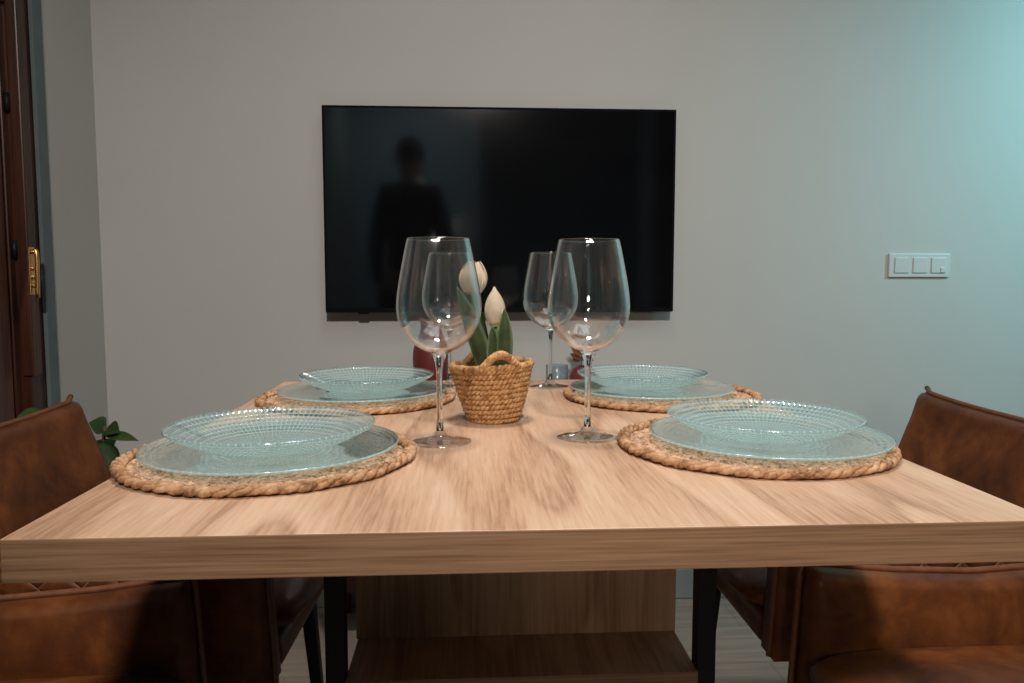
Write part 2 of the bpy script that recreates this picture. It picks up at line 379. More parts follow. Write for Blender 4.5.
for zz in (1.03, 1.36, 1.60):
    bm = bmesh.new(); tube(bm, [(XL-0.014, 1.835, zz-0.02), (XL-0.014, 1.835, zz+0.02)], 0.006, 10)
    from_bm('hinge', bm, M['brass'] if zz > 1.5 else M['black_metal'], d, True)
struct(box('door_shade_strip', (XL-0.003, XL+0.006, DY1-0.012, DY1+0.030, 0.095, DZ+0.02), M['shade_strip'], bev=0.001))  # thin dark strip standing for the shadow next to the door

# ceiling lamps (above the frame)
for i, (x, y, lb) in enumerate(((0.10, 1.00, 'round recessed ceiling light right above the dining table'), (0.10, -1.30, 'round recessed ceiling light behind the camera'))):
    bm = bmesh.new(); lathe(bm, [(0.075, 0.0), (0.095, 0.0), (0.095, -0.006), (0.075, -0.012), (0.070, 0.0)], 48)
    o = from_bm('ceiling_downlight_ring', bm, M['white_trim'], None, True); o.location = (x, y, ZC-0.0005); tag(o, lb, 'ceiling light')

# ---------------------------------------------------------------- dining table
t = thing('dining_table', 'light oak square dining table laid for four', 'table', (0.0645, 1.05, 0), -0.003)
TX0, TX1, TY0, TY1 = -0.4245, 0.4245, -0.457, 0.455
bm = bmesh.new(); add_box(bm, TX0, TX1, TY0, TY1, 0.7245, 0.76, 0.0012, 2)
for f in bm.faces:
    f.material_index = 0
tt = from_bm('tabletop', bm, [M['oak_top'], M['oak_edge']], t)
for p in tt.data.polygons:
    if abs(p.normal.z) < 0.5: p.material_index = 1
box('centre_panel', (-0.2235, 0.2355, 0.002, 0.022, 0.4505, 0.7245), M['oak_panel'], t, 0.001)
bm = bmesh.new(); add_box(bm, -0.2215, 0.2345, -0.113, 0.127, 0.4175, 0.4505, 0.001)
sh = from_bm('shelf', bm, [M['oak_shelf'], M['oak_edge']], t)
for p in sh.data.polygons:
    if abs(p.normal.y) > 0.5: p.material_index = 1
for sx0 in (-0.2345, 0.2340):
    for y0 in (-0.105, 0.095):
        sx = (sx0 if sx0 < 0 else 0.2475) if y0 < 0 else sx0*0.86
        box('leg', (sx-0.0125, sx+0.0125, y0, y0+0.025, 0.0, 0.7245), M['black_metal'], t, 0.0012)
bm = bmesh.new()
for y0 in (-0.105, 0.095): add_box(bm, -0.222 if y0 < 0 else -0.19, 0.235 if y0 < 0 else 0.188, y0+0.002, y0+0.023, 0.70, 0.7245, 0.001)
for sx in (-0.2345, 0.2340): add_box(bm, sx*0.9-0.010, sx*0.9+0.010, -0.08, 0.095, 0.70, 0.7245, 0.001)
from_bm('metal_frame', bm, M['black_metal'], t)

# ---------------------------------------------------------------- armchair
ARM_TOP = [(-0.250, 0.590), (-0.20, 0.580), (-0.15, 0.570), (-0.08, 0.562), (0.02, 0.556), (0.12, 0.560), (0.252, 0.572)]
def back_top(y): return 0.708 + 0.012*(abs(y)/0.25)**2.4
def lean(z): return 0.012-0.090*max(0, (z-0.42))/0.31
def xsec(th, z0, z1, bulge, n=10, r=0.016):
    """cross section of an upholstered slab: (offset from outer face, z), closed loop, outer side first"""
    pts = []
    for i in range(n+1): pts.append((-bulge*0.4*math.sin(PI*i/n), z0+(z1-r-z0)*i/n))
    for a in range(1, 6): an = PI - a*PI/2/6*1.0; pts.append((r+r*math.cos(an), z1-r+r*math.sin(an)))
    pts.append((r, z1)); pts.append((th/2, z1+0.002)); pts.append((th-r, z1))
    for a in range(1, 6): an = PI/2 - a*PI/2/6; pts.append((th-r+r*math.cos(an), z1-r+r*math.sin(an)))
    for i in range(n+1): pts.append((th+bulge*math.sin(PI*i/n), z1-r+(z0-z1+r)*i/n))
    return pts
def build_chair():
    ch = thing('dining_armchair', '', 'chair')
    n = 34
    # backrest
    bm = bmesh.new(); rows = []
    for i in range(n+1):
        y = -0.25 + 0.50*i/n
        edge = min(1.0, (0.25-abs(y))/0.03)
        sec = xsec(0.052, 0.392, back_top(y), 0.012*edge)
        bow = 0.012*(1-(y/0.25)**2)
        ins = 0.010*(1-edge)**2
        rows.append([Vector((-0.205-bow+lean(z)+o*(1-0.35*(1-edge)), y, z-ins*0.3)) for o, z in sec])
    grid(bm, rows, close_v=True, cap0=True, cap1=True)
    ns = len(rows[0])
    back = from_bm('backrest', bm, [M['leather'], M['quilt']], ch, True)
    for p in back.data.polygons:
        if p.normal.x < -0.7: p.material_index = 1
    pts = [rows[i][18]+Vector((-0.010, 0, 0.003)) for i in range(n+1)]
    pts[0] += Vector((0.002, 0, 0.008)); pts[-1] += Vector((0.002, 0, 0.008))
    bm = bmesh.new()
    full = [Vector((-0.204+lean(z), -0.254, z)) for z in (0.45, 0.55, 0.65, 0.71)]+pts+[Vector((-0.204+lean(z), 0.254, z)) for z in (0.71, 0.65, 0.55, 0.45)]
    tube(bm, full, 0.0052, 8)
    from_bm('back_piping', bm, M['piping'], back, True)
    # arms
    for s in (-1, 1):
        bm = bmesh.new(); rows = []
        for i in range(n+1):
            x = 0.252 - 0.452*i/n
            z1 = lerp_tab(ARM_TOP, x+lean(0.62)*max(0, (-x-0.1)/0.1)*0.6)
            edge = min(1.0, (0.252-x)/0.02)
            sec = xsec(0.050, 0.392, z1, 0.010*edge)
            wl = max(0.0, min(1.0, -x/0.2))
            rows.append([Vector((x+0.006*(1-edge)+lean(z)*wl+0.010*max(0, min(1, (x-0.02)/0.23))**2*(1-(z-0.392)/(z1-0.392)), s*(0.250-o*1.0), z)) for o, z in sec])
        grid(bm, rows, close_v=True, cap0=True, cap1=True)
        arm = from_bm('armrest', bm, [M['leather'], M['quilt']], ch, True)
        for p in arm.data.polygons:
            if p.normal.y*s > 0.7 and p.center.x < 0.15: p.material_index = 1
        # piping on the top inner seam and down the front
        k = 15
        top = [rows[i][k]+Vector((0, 0, 0.0032)) for i in range(n, -1, -1)]
        yy = top[-1].y
        fr = [Vector((0.2615+0.010*(1-(z-0.392)/0.18), yy, z)) for z in (0.564, 0.54, 0.50, 0.46, 0.42, 0.396)]
        bm = bmesh.new(); tube(bm, top+fr, 0.0046, 8)
        from_bm('arm_piping', bm, M['piping'], arm, True)
    # seat pan and cushion
    bm = bmesh.new(); add_box(bm, -0.19, 0.268, -0.199, 0.199, 0.390, 0.440, 0.014, 3)
    from_bm('seat_pan', bm, M['leather'], ch, True)
    bm = bmesh.new(); rows = []; nu, nv = 30, 26
    for i in range(nu+1):
        u = -1+2*i/nu; row = []
        for j in range(nv):
            a = 2*PI*j/nv
            cy = math.copysign(abs(math.cos(a))**0.35, math.cos(a)); cz = math.copysign(abs(math.sin(a))**0.6, math.sin(a))
            k = (1-abs(u)**5)**0.5
            row.append((0.042+0.252*u, 0.1975*cy*max(k, 0.02)**0.25, 0.458+0.026*cz*max(k, 0.03)+(0.010*(1-u*u)*max(0, cz)*(1-cy*cy*0.9))))
        rows.append(row)
    grid(bm, rows, close_v=True, cap0=True, cap1=True)
    from_bm('seat_cushion', bm, M['leather'], ch, True)
    for sx in (1, -1):
        for sy in (1, -1):
            bm = bmesh.new(); top = Vector((0.200*sx if sx > 0 else -0.175, 0.205*sy, 0.405)); bot = top+Vector((0.030*sx, 0.016*sy, -0.405))
            rows = []
            for tt_, a in ((0, 0.019), (1, 0.0115)):
                p = top.lerp(bot, tt_)
                rows.append([p+Vector((a*math.cos(PI/4+PI/2*q+dq), a*math.sin(PI/4+PI/2*q+dq), 0)) for q in range(4) for dq in (-0.12, 0.12)])
            grid(bm, rows, close_v=True, cap0=True, cap1=True)
            from_bm('leg', bm, M['black_metal'], ch)
    return ch
g = 'leather armchairs around the dining table'
c0 = build_chair()
c0.location = (0.722, 1.315, 0); c0.rotation_euler = (0, 0, PI)
c0['label'] = 'brown leather armchair at the far right corner of the table'; c0['group'] = g
copy_tree(c0, (0.714, 0.745, 0), 'brown leather armchair at the near right corner of the table', PI)
copy_tree(c0, (-0.533, 1.290, 0), 'brown leather armchair at the far left corner of the table, before the plant', -0.035)
copy_tree(c0, (-0.600, 0.727, 0), 'brown leather armchair at the near left corner of the table, mostly in shade', 0.07)

# ---------------------------------------------------------------- placemats
def build_mat():
    R = 0.148; mt = thing('placemat', '', 'placemat')
    rows = []; nr, na = 74, 360
    for i in range(nr+1):
        r = R*i/nr; row = []
        for j in range(na):
            a = 2*PI*j/na
            s = r/0.0105 + a/(2*PI)                      # spiral coil
            fr = s % 1.0
            coil = math.sqrt(max(0, 1-(2*fr-1)**2))
            ph = (s*0.5+a*max(6, int(r*2*PI/0.011)))     # twist along the coil
            tw = 0.5+0.5*math.sin(ph+fr*4)
            nz = noise.noise((r*math.cos(a)*180, r*math.sin(a)*180, 3.0))
            z = 0.0010+0.0016*coil+0.0016*tw*coil+0.0014*nz
            row.append((max(r, 1e-4)*math.cos(a), max(r, 1e-4)*math.sin(a), z))
        rows.append(row)
    bm = bmesh.new(); rows.append([(R*math.cos(2*PI*j/na), R*math.sin(2*PI*j/na), 0.0006) for j in range(na)])
    grid(bm, rows, close_v=True, cap1=True)
    from_bm('woven_disc', bm, M['straw'], mt, True)
    # three-strand braid round the rim
    bm = bmesh.new(); nseg = 46; N = nseg*12
    for st in range(3):
        pts = []
        for i in range(N):
            a = 2*PI*i/N; ph = a*nseg/1.5/1.0*1.0 + st*2*PI/3
            ph = a*21 + st*2*PI/3 + 0.35*math.sin(a*5+1)
            wob = 0.0006*math.sin(a*7+st)
            rr = 0.1535+wob+0.0044*math.cos(ph)
            pts.append((rr*math.cos(a), rr*math.sin(a), 0.0056+0.0020*math.sin(ph)))
        tube(bm, pts, [0.0033+0.0006*math.sin(i*0.37+st*2)+0.0003*math.sin(i*1.9) for i in range(N)], 7, closed=True)
    from_bm('braided_rim', bm, M['straw_edge'], mt, True)
    return mt
P = {'near left': (-0.219, 0.853), 'near right': (0.341, 0.882), 'far left': (-0.183, 1.270), 'far right': (0.329, 1.268)}
pm = build_mat()
side = {'near left': 'front left', 'near right': 'front right', 'far left': 'back left', 'far right': 'back right'}
for i, (k, (x, y)) in enumerate(P.items()):
    lb = 'round woven straw placemat with braided rim at the %s corner of the table' % k
    if i == 0: pm.location = (x, y, 0.7603); pm['label'] = lb; pm['group'] = 'straw placemats'
    else: copy_tree(pm, (x, y, 0.7603), lb, 0.9*i).scale = ((1.0, 1.0, 1.01, 1.03)[i],)*2+(1.0,)

# ---------------------------------------------------------------- pressed glass plates and bowls
def pressed(name, prof, th, R_ring, nsec, amp, seg_per=6, ring_step=0.0070):
    """prof: list of (r, z) of the upper surface; underside carries rows of little facets"""
    # arc-length resample
    L = [0]
    for (a, b), (c, d) in zip(prof, prof[1:]): L.append(L[-1]+math.hypot(c-a, d-b))
    def at_l(s):
        for i in range(len(prof)-1):
            if s <= L[i+1]+1e-9:
                t = (s-L[i])/(L[i+1]-L[i]); return prof[i][0]+(prof[i+1][0]-prof[i][0])*t, prof[i][1]+(prof[i+1][1]-prof[i][1])*t
        return prof[-1]
    steps = int(L[-1]/ring_step)*4; seg = nsec*seg_per
    up = []; dn = []
    for i in range(steps+1):
        s = L[-1]*i/steps; r, z = at_l(s); r2, z2 = at_l(min(L[-1], s+0.001)); r0, z0 = at_l(max(0, s-0.001))
        tx, tz = r2-r0, z2-z0; l = math.hypot(tx, tz); nx, nz = tz/l, -tx/l       # pointing down/out
        ru = []; rd = []
        for j in range(seg):
            a = 2*PI*j/seg
            sec = nsec
            cell = abs(math.sin(PI*r/ring_step))*abs(math.sin(sec*a/2.0))
            fade = min(1, s/0.012)*min(1, (L[-1]-s)/0.005)
            dd = th + amp*cell*fade
            ru.append((max(r, 2e-4)*math.cos(a), max(r, 2e-4)*math.sin(a), z))
            rr = max(r+nx*dd, 2e-4)
            rd.append((rr*math.cos(a), rr*math.sin(a), z+nz*dd))
        up.append(ru); dn.append(rd)
    # rounded lip
    r, z = prof[-1]
    lip = [[((r+0.0012)*math.cos(2*PI*j/seg), (r+0.0012)*math.sin(2*PI*j/seg), z-0.0008) for j in range(seg)]]
    bm = bmesh.new(); grid(bm, up+lip+dn[::-1], close_v=True)
    o = from_bm(name, bm, [M['aqua'], M['aqua_top']], None, True)
    for k, p in enumerate(o.data.polygons): p.material_index = 1 if k < steps*seg else 0
    return o
plate = pressed('dinner_plate', [(0, 0.0042), (0.05, 0.0042), (0.082, 0.0046), (0.092, 0.0056), (0.110, 0.0076), (0.126, 0.0094), (0.139, 0.0108)], 0.0028, 0.139, 96, 0.0011)
bowl = pressed('soup_bowl', [(0, 0.0045), (0.054, 0.0045), (0.064, 0.0060), (0.076, 0.0100), (0.088, 0.0155), (0.099, 0.0208), (0.107, 0.0250), (0.1125, 0.0284)], 0.0028, 0.1125, 96, 0.0012)
PL = {'near left': (-0.219, 0.862), 'near right': (0.361, 0.888), 'far left': (-0.176, 1.290), 'far right': (0.318, 1.290)}
BL = {'near left': (-0.219, 0.860), 'near right': (0.356, 0.888), 'far left': (-0.172, 1.305), 'far right': (0.307, 1.310)}
for i, k in enumerate(P):
    p = plate if i == 0 else plate.copy(); b_ = bowl if i == 0 else bowl.copy()
    if i: C.objects.link(p); C.objects.link(b_)
    p.location = (*PL[k], 0.7661); b_.location = (*BL[k], 0.7714)
    tag(p, 'flat aqua pressed glass plate on the %s placemat' % k, 'plate', 'aqua glass dinner plates')
    tag(b_, 'aqua pressed glass soup bowl on the %s plate' % k, 'bowl', 'aqua glass soup bowls')

# ---------------------------------------------------------------- wine glasses
def build_glass():
    g_ = thing('wine_glass', '', 'wine glass')
    out = [(0.0100, 0.1105), (0.022, 0.1155), (0.034, 0.1240), (0.0435, 0.1360), (0.0492, 0.1490), (0.0515, 0.1620), (0.0512, 0.1760), (0.0486, 0.1950), (0.0446, 0.2170), (0.0406, 0.2370), (0.0380, 0.2485)]
    pr = smooth_pts([(r, z, 0) for r, z in out], 4); prof = [(v.x, v.y) for v in pr]
    inner = [(max(r-0.0009, 0.001), z+0.0008) for r, z in prof[:-1]]
    bm = bmesh.new(); lathe(bm, prof+[(0.0377, 0.2492)]+[(r, z) for r, z in inner[::-1]]+[(0.0003, 0.1125)], 72)
    from_bm('bowl', bm, M['crystal'], g_, True)
    bm = bmesh.new()
    lathe(bm, [(0.0002, 0.0008), (0.037, 0.0004), (0.0390, 0.0010), (0.0386, 0.0019), (0.030, 0.0028), (0.018, 0.0048), (0.009, 0.0085), (0.0055, 0.0140), (0.0045, 0.0145), (0.0002, 0.0145)], 72)
    from_bm('foot', bm, M['crystal'], g_, True)
    bm = bmesh.new()
    lathe(bm, [(0.0002, 0.0146), (0.0046, 0.0147), (0.0040, 0.030), (0.0037, 0.060), (0.0040, 0.088), (0.0052, 0.098), (0.0075, 0.106), (0.0095, 0.1098), (0.0150, 0.1122), (0.0120, 0.1150), (0.006, 0.1142), (0.0002, 0.1138)], 48)
    from_bm('stem', bm, M['solid_glass'], g_, True)
    return g_
gl = build_glass()
G = [((-0.034, 0.928), 'large clear wine glass at front left, nearest the camera beside the basket'), ((0.1515, 0.944), 'large clear wine glass at front right, beside the near right plate'),
     ((-0.032, 1.415), 'clear wine glass at back left, seen through the front left glass'), ((0.154, 1.400), 'clear wine glass at back right, seen partly through the front right glass')]
for i, ((x, y), lb) in enumerate(G):
    if i == 0: gl.location = (x, y, 0.7602); gl['label'] = lb; gl['group'] = 'wine glasses'
    else: copy_tree(gl, (x, y, 0.7602), lb)

# ---------------------------------------------------------------- basket
def coil_ring(bm, R, z, r, twists, zf=None, nseg=144, strands=2, a0=0.0):
    for st in range(strands):
        pts = []
        for i in range(nseg):
            a = 2*PI*i/nseg; ph = a*twists+st*2*PI/strands
            zz = z+(zf(a) if zf else 0)
            rr = R+0.52*r*math.cos(ph)
            pts.append((rr*math.cos(a+a0), rr*math.sin(a+a0), zz+0.52*r*math.sin(ph)))
        tube(bm, pts, [r*(0.62+0.10*math.sin(i*1.7+st)) for i in range(nseg)], 6, closed=True)
bk = thing('woven_basket', 'small woven jute basket with two loop handles in the middle of the table', 'basket', (0.038, 1.072, 0.7603))
bk.rotation_euler = (0, -0.05, 0)
HA = math.radians(-78)                                        # direction of the near handle
bm = bmesh.new(); rows_n = 11; rc = 0.0042
def Rz(t): return 0.0330+0.0215*(t**0.8)
for i in range(rows_n):
    tt_ = i/(rows_n-1); coil_ring(bm, Rz(tt_), rc+i*0.0071, rc*1.08, 17+i, a0=i*0.3)
lathe(bm, [(0.0003, 0.0012), (0.029, 0.0012), (0.0310, 0.004), (Rz(0.5)-0.002, 0.038), (Rz(1)-0.003, 0.072), (Rz(1)-0.005, 0.072), (Rz(0.5)-0.004, 0.038), (0.0285, 0.006), (0.0003, 0.005)], 48)
from_bm('basket_body', bm, M['jute'], bk, True)
bm = bmesh.new()
def zf(a):
    return 0.0
coil_ring(bm, Rz(1)+0.001, 0.0795, 0.0050, 24, strands=2)
from_bm('basket_rim', bm, M['jute'], bk, True)
for s in (0, PI):
    ctr = HA+s
    bm = bmesh.new(); N = 60
    for st in range(3):
        pts = []
        for i in range(N+1):
            u = -1+2*i/N; a = ctr+u*0.50
            hgt = 0.0185*math.cos(u*PI/2)**1.15 if abs(u) < 1 else 0
            ph = u*16+st*2*PI/3
            R = Rz(1)+0.001+0.0034*math.cos(ph)
            pts.append((R*math.cos(a), R*math.sin(a), 0.0790+hgt+0.0034*math.sin(ph)))
        tube(bm, pts, 0.0033, 7)
    from_bm('loop_handle', bm, M['jute'], bk, True)
# moss filling
bm = bmesh.new(); lathe(bm, [(0.0003, 0.070), (0.02, 0.069), (0.036, 0.066), (0.044, 0.062), (0.044, 0.060), (0.0003, 0.060)], 32)
tag(from_bm('potting_soil', bm, M['soil'], None, True), 'dark soil filling the small woven basket', 'soil').location = bk.location

# ---------------------------------------------------------------- tulips
def petal_bm(bm, L, W, ang, open_, cup, tip=0.0):
    rows = []; nu, nv = 12, 8
    for i in range(nu+1):
        u = i/nu; row = []
        wdt = W*math.sin(PI*min(1, (0.06+u*0.94))**0.75)**0.7 if u < 1 else 0.0005
        wdt = W*max(0.02, (math.sin(PI*(u**0.8)*0.93+0.10)))
        rad = max(0.0012, cup*math.sin(PI*min(1, 0.12+u*0.80))**0.75 + open_*u*u)
        for j in range(nv+1):
            v = -1+2*j/nv
            a = v*wdt/max(rad, 0.004)
            a = max(-1.25, min(1.25, a))
            z = L*u + tip*(1-v*v)*u**4
            row.append((rad*math.cos(ang+a), rad*math.sin(ang+a), z))
        rows.append(row)
    grid(bm, rows)
def tulip(name, label, base, head, L, cup, W, open_, tip, tilt, leaves):
    """base and head relative to the basket; leaves: list of (control points, width)"""
    tp = thing(name, label, 'tulip', bk.location)
    bm = bmesh.new()
    mid = (Vector(base)+Vector(head))/2+Vector((0.002, 0, 0))
    tube(bm, smooth_pts([base, mid, head], 8), 0.0026, 8); from_bm('stem', bm, M['stem'], tp, True)
    rot = Matrix.Translation(Vector(head)) @ Matrix.Rotation(tilt, 4, 'Y')
    for k in range(6):
        bm = bmesh.new(); outer = k % 2 == 0
        petal_bm(bm, L*(1 if outer else 0.97), W, k*PI/3+0.35, open_*(1 if outer else 0.6), cup*(1 if outer else 0.86), tip)
        bmesh.ops.solidify(bm, geom=bm.faces[:], thickness=0.0006)
        bm.transform(rot)
        o = from_bm('petal', bm, [M['petal'], M['petal_base']], tp, True)
        inv = rot.inverted()
        for p in o.data.polygons:
            if (inv @ p.center).z < L*0.10: p.material_index = 1
    for cps, wd, face in leaves:
        bm = bmesh.new(); c = smooth_pts(cps, 7); rows = []
        fv = Vector(face).normalized()
        for i, p in enumerate(c):
            u = i/(len(c)-1); w_ = wd*max(0.03, math.sin(PI*(0.10+0.90*u))**0.8 if u < 1 else 0.03)
            tng = (c[min(i+1, len(c)-1)]-c[max(i-1, 0)]).normalized(); sd = tng.cross(fv).normalized()
            nrm = sd.cross(tng)
            rows.append([p+sd*w_*v+nrm*w_*0.35*(v*v) for v in (-1, -0.6, -0.2, 0, 0.2, 0.6, 1)])
        grid(bm, rows); bmesh.ops.solidify(bm, geom=bm.faces[:], thickness=0.0008)
        from_bm('leaf', bm, M['tulip_leaf'], tp, True)
    return tp
tulip('tulip', 'open white tulip, the taller left one in the woven basket', (-0.012, 0.004, 0.062), (-0.030, 0.012, 0.178), 0.046, 0.0200, 0.0260, 0.002, 0.003, 0.05,
      [([(-0.012, -0.004, 0.062), (-0.020, -0.010, 0.100), (-0.035, -0.014, 0.145), (-0.052, -0.012, 0.190)], 0.0135, (0.25, -1, 0.1)),
       ([(-0.010, 0.006, 0.062), (-0.014, 0.010, 0.100), (-0.020, 0.014, 0.140), (-0.026, 0.012, 0.165)], 0.0100, (-0.3, -1, 0.1))])
tulip('tulip', 'closed pointed white tulip bud, the lower right one in the woven basket', (0.004, -0.006, 0.062), (0.002, -0.004, 0.134), 0.055, 0.0160, 0.0215, -0.0065, 0.001, -0.03,
      [([(0.010, -0.016, 0.062), (0.013, -0.020, 0.095), (0.014, -0.021, 0.130), (0.014, -0.019, 0.160)], 0.0115, (0.15, -1, 0.05)),
       ([(0.000, -0.012, 0.062), (-0.002, -0.014, 0.090), (-0.002, -0.014, 0.115), (-0.003, -0.012, 0.134)], 0.0085, (-0.3, -1, 0.05))])

# ---------------------------------------------------------------- television
tv = thing('television', 'black flat screen television hanging on the wall', 'television', (0.0975, YW-0.001, 1.151))
W2, H2 = 0.4900, 0.2825
box('casing', (-W2, W2, -0.060, -0.022, -H2, H2), M['tv_black'], tv, 0.002)
box('screen', (-W2+0.007, W2-0.007, -0.0612, -0.0602, -H2+0.013, H2-0.007), M['tv_screen'], tv)
box('wall_bracket', (-0.20, 0.20, -0.022, 0.0, -0.13, 0.13), M['black_metal'], tv, 0.002)
box('sensor_bump', (-0.40, -0.372, -0.0605, -0.045, -H2-0.004, -H2+0.002), M['tv_black'], tv, 0.0015)

# ---------------------------------------------------------------- light switch
sw = thing('light_switch', 'white triple light switch on the right of the wall', 'light switch', (1.342, YW-0.0005, 1.002))
bm = bmesh.new(); add_box(bm, -0.094, 0.094, -0.009, 0, -0.0355, 0.0355, 0.003, 3); from_bm('switch_frame', bm, M['plastic'], sw)
for i, x in enumerate((-0.056, 0.0, 0.056)):
    box('rocker', (x-0.0215, x+0.0215, -0.0130, -0.0085, -0.0225, 0.0225), M['plastic'], sw, 0.0015)
rk = box('keycard_notch', (0.062, 0.0765, -0.0155, -0.0125, -0.0215, -0.006), M['plastic'], sw, 0.001)

# ---------------------------------------------------------------- console behind the table with its ornaments
cn = thing('console_table', 'low dark red console against the wall, glimpsed under the dining table', 'console table', (0.06, 2.075, 0))
box('top', (-0.43, 0.43, -0.10, 0.10, 0.625, 0.655), M['console'], cn, 0.003)
box('lower_shelf', (-0.41, 0.41, -0.095, 0.095, 0.130, 0.185), M['console'], cn, 0.002)
for sx in (-0.415, 0.415):
    for sy in (-0.085, 0.085): box('leg', (sx-0.014, sx+0.014, sy-0.014, sy+0.014, 0.0, 0.625), M['console'], cn, 0.001)
# vase with a notched mouth
bm = bmesh.new(); rows = []
prof = [(0.020, 0), (0.034, 0.004), (0.046, 0.04), (0.050, 0.085), (0.047, 0.120), (0.034, 0.150), (0.028, 0.170), (0.030, 0.190)]
pr = [(v.x, v.y) for v in smooth_pts([(a, b, 0) for a, b in prof], 4)]
for r, z in pr+[(r-0.004, z) for r, z in pr[::-1][:-3]]:
    row = []
    for j in range(64):
        a = 2*PI*j/64; k = max(0, (z-0.15)/0.04); zz = z+k*0.010*math.cos(2*a)
        row.append((r*math.cos(a), r*math.sin(a), zz))
    rows.append(row)
grid(bm, rows, close_v=True, cap0=True, cap1=True)
o = from_bm('ceramic_vase', bm, M['red_ceramic'], None, True); o.location = (-0.098, 2.07, 0.6555); tag(o, 'dark red ceramic vase behind the front left wine glass', 'vase')
# dried leaves in a red pot
pt = thing('dried_plant', 'spray of dried brown leaves in a small dark red pot behind the right wine glass', 'dried plant', (0.318, 2.05, 0.6553))
bm = bmesh.new(); lathe(bm, [(0.0003, 0), (0.022, 0), (0.034, 0.012), (0.040, 0.040), (0.030, 0.062), (0.018, 0.070), (0.015, 0.068), (0.026, 0.058), (0.034, 0.04), (0.0003, 0.006)], 40)
from_bm('pot', bm, M['red_ceramic'], pt, True)
bm = bmesh.new(); tube(bm, smooth_pts([(0, 0, 0.02), (-0.006, 0, 0.08), (-0.010, 0, 0.15)], 5), 0.0016, 6); from_bm('stem', bm, M['bark'], pt, True)
def leaf_mesh(bm, p0, d, L, W, nrm=Vector((0, -1, 0.2)), droop=0.0, th=0.0006):
    d = Vector(d).normalized(); s = d.cross(nrm).normalized(); n2 = s.cross(d); rows = []
    for i in range(9):
        u = i/8; w_ = W*max(0.03, math.sin(PI*u**0.85)); c = Vector(p0)+d*L*u+Vector((0, 0, -droop*u*u))
        rows.append([c+s*w_*v+n2*w_*0.3*abs(v) for v in (-1, -0.5, 0, 0.5, 1)])
    R_ = grid(bm, rows); bmesh.ops.solidify(bm, geom=bm.faces[:], thickness=th)
for k, (z, a, L) in enumerate(((0.085, 150, 0.038), (0.085, 25, 0.042), (0.098, 140, 0.040), (0.10, 45, 0.040), (0.112, 118, 0.036), (0.112, 68, 0.036), (0.092, 200, 0.030), (0.09, -10, 0.034), (0.13, 125, 0.034), (0.135, 55, 0.034), (0.148, 95, 0.032), (0.142, 160, 0.03), (0.145, 20, 0.03))):
    bm = bmesh.new(); leaf_mesh(bm, (-0.006-(z-0.08)*0.06, -0.002*(k % 3), z), (math.cos(math.radians(a)), 0.1*((k % 3)-1), math.sin(math.radians(a))), L, 0.0085)
    from_bm('dried_leaf', bm, M['dried'], pt, True)
bm = bmesh.new(); lathe(bm, [(0.0003, 0), (0.026, 0), (0.029, 0.004), (0.031, 0.075), (0.0295, 0.075), (0.027, 0.006), (0.0003, 0.006)], 40)
o = from_bm('glass_tumbler', bm, M['frost'], None, True); o.location = (0.242, 2.03, 0.6553); tag(o, 'pale frosted glass tumbler behind the far right wine glass', 'tumbler')

# ---------------------------------------------------------------- potted plant behind the left chair
pp = thing('potted_plant', 'green broad-leaved pot plant behind the far left chair', 'potted plant', (-0.880, 1.72, 0))
bm = bmesh.new(); lathe(bm, [(0.0003, 0), (0.075, 0), (0.082, 0.004), (0.105, 0.19), (0.110, 0.195), (0.110, 0.205), (0.098, 0.205), (0.095, 0.185), (0.0003, 0.18)], 48)
from_bm('pot', bm, M['pot'], pp, True)
stems = [(-0.05, -0.01, 0.65), (0.075, 0.0, 0.635), (0.02, 0.03, 0.55)]
bm = bmesh.new()
for x, y, z in stems: tube(bm, smooth_pts([(x*0.2, y, 0.17), (x*0.5, y, 0.36), (x, y, z)], 6), 0.004, 7)
from_bm('stem', bm, M['bark'], pp, True)
LV = [((0.075, 0, 0.625), (-0.35, -0.5, 0.6), 0.050, 0.024, 'leaf'), ((0.080, -0.01, 0.615), (1, -0.3, 0.06), 0.085, 0.013, 'leaf_light'), ((0.075, 0, 0.625), (0.6, -0.4, 0.18), 0.055, 0.022, 'leaf'),
      ((0.070, -0.02, 0.605), (0.55, -0.5, -0.85), 0.095, 0.030, 'leaf'), ((0.06, 0, 0.58), (-0.7, -0.3, -0.3), 0.09, 0.03, 'leaf'), ((0.07, -0.01, 0.58), (0.1, -0.5, -0.8), 0.09, 0.03, 'leaf'),
      ((-0.060, -0.10, 0.668), (1, -0.2, 0.32), 0.080, 0.020, 'leaf_light'), ((-0.05, 0, 0.63), (-0.2, -0.7, 0.3), 0.09, 0.03, 'leaf'), ((-0.05, 0, 0.60), (0.2, -0.6, -0.4), 0.10, 0.03, 'leaf'),
      ((0.02, 0.03, 0.54), (0.4, 0.2, 0.5), 0.09, 0.03, 'leaf'), ((0.02, 0.03, 0.51), (-0.6, -0.4, 0.2), 0.10, 0.03, 'leaf'), ((0.02, 0.0, 0.47), (0.7, -0.4, 0.1), 0.10, 0.03, 'leaf')]
for p0, d_, L, W_, mm in LV:
    bm = bmesh.new(); leaf_mesh(bm, p0, d_, L, W_, Vector((0.1, -0.7, 0.8)), 0.012, 0.0008)
    from_bm('leaf', bm, M[mm], pp, True)

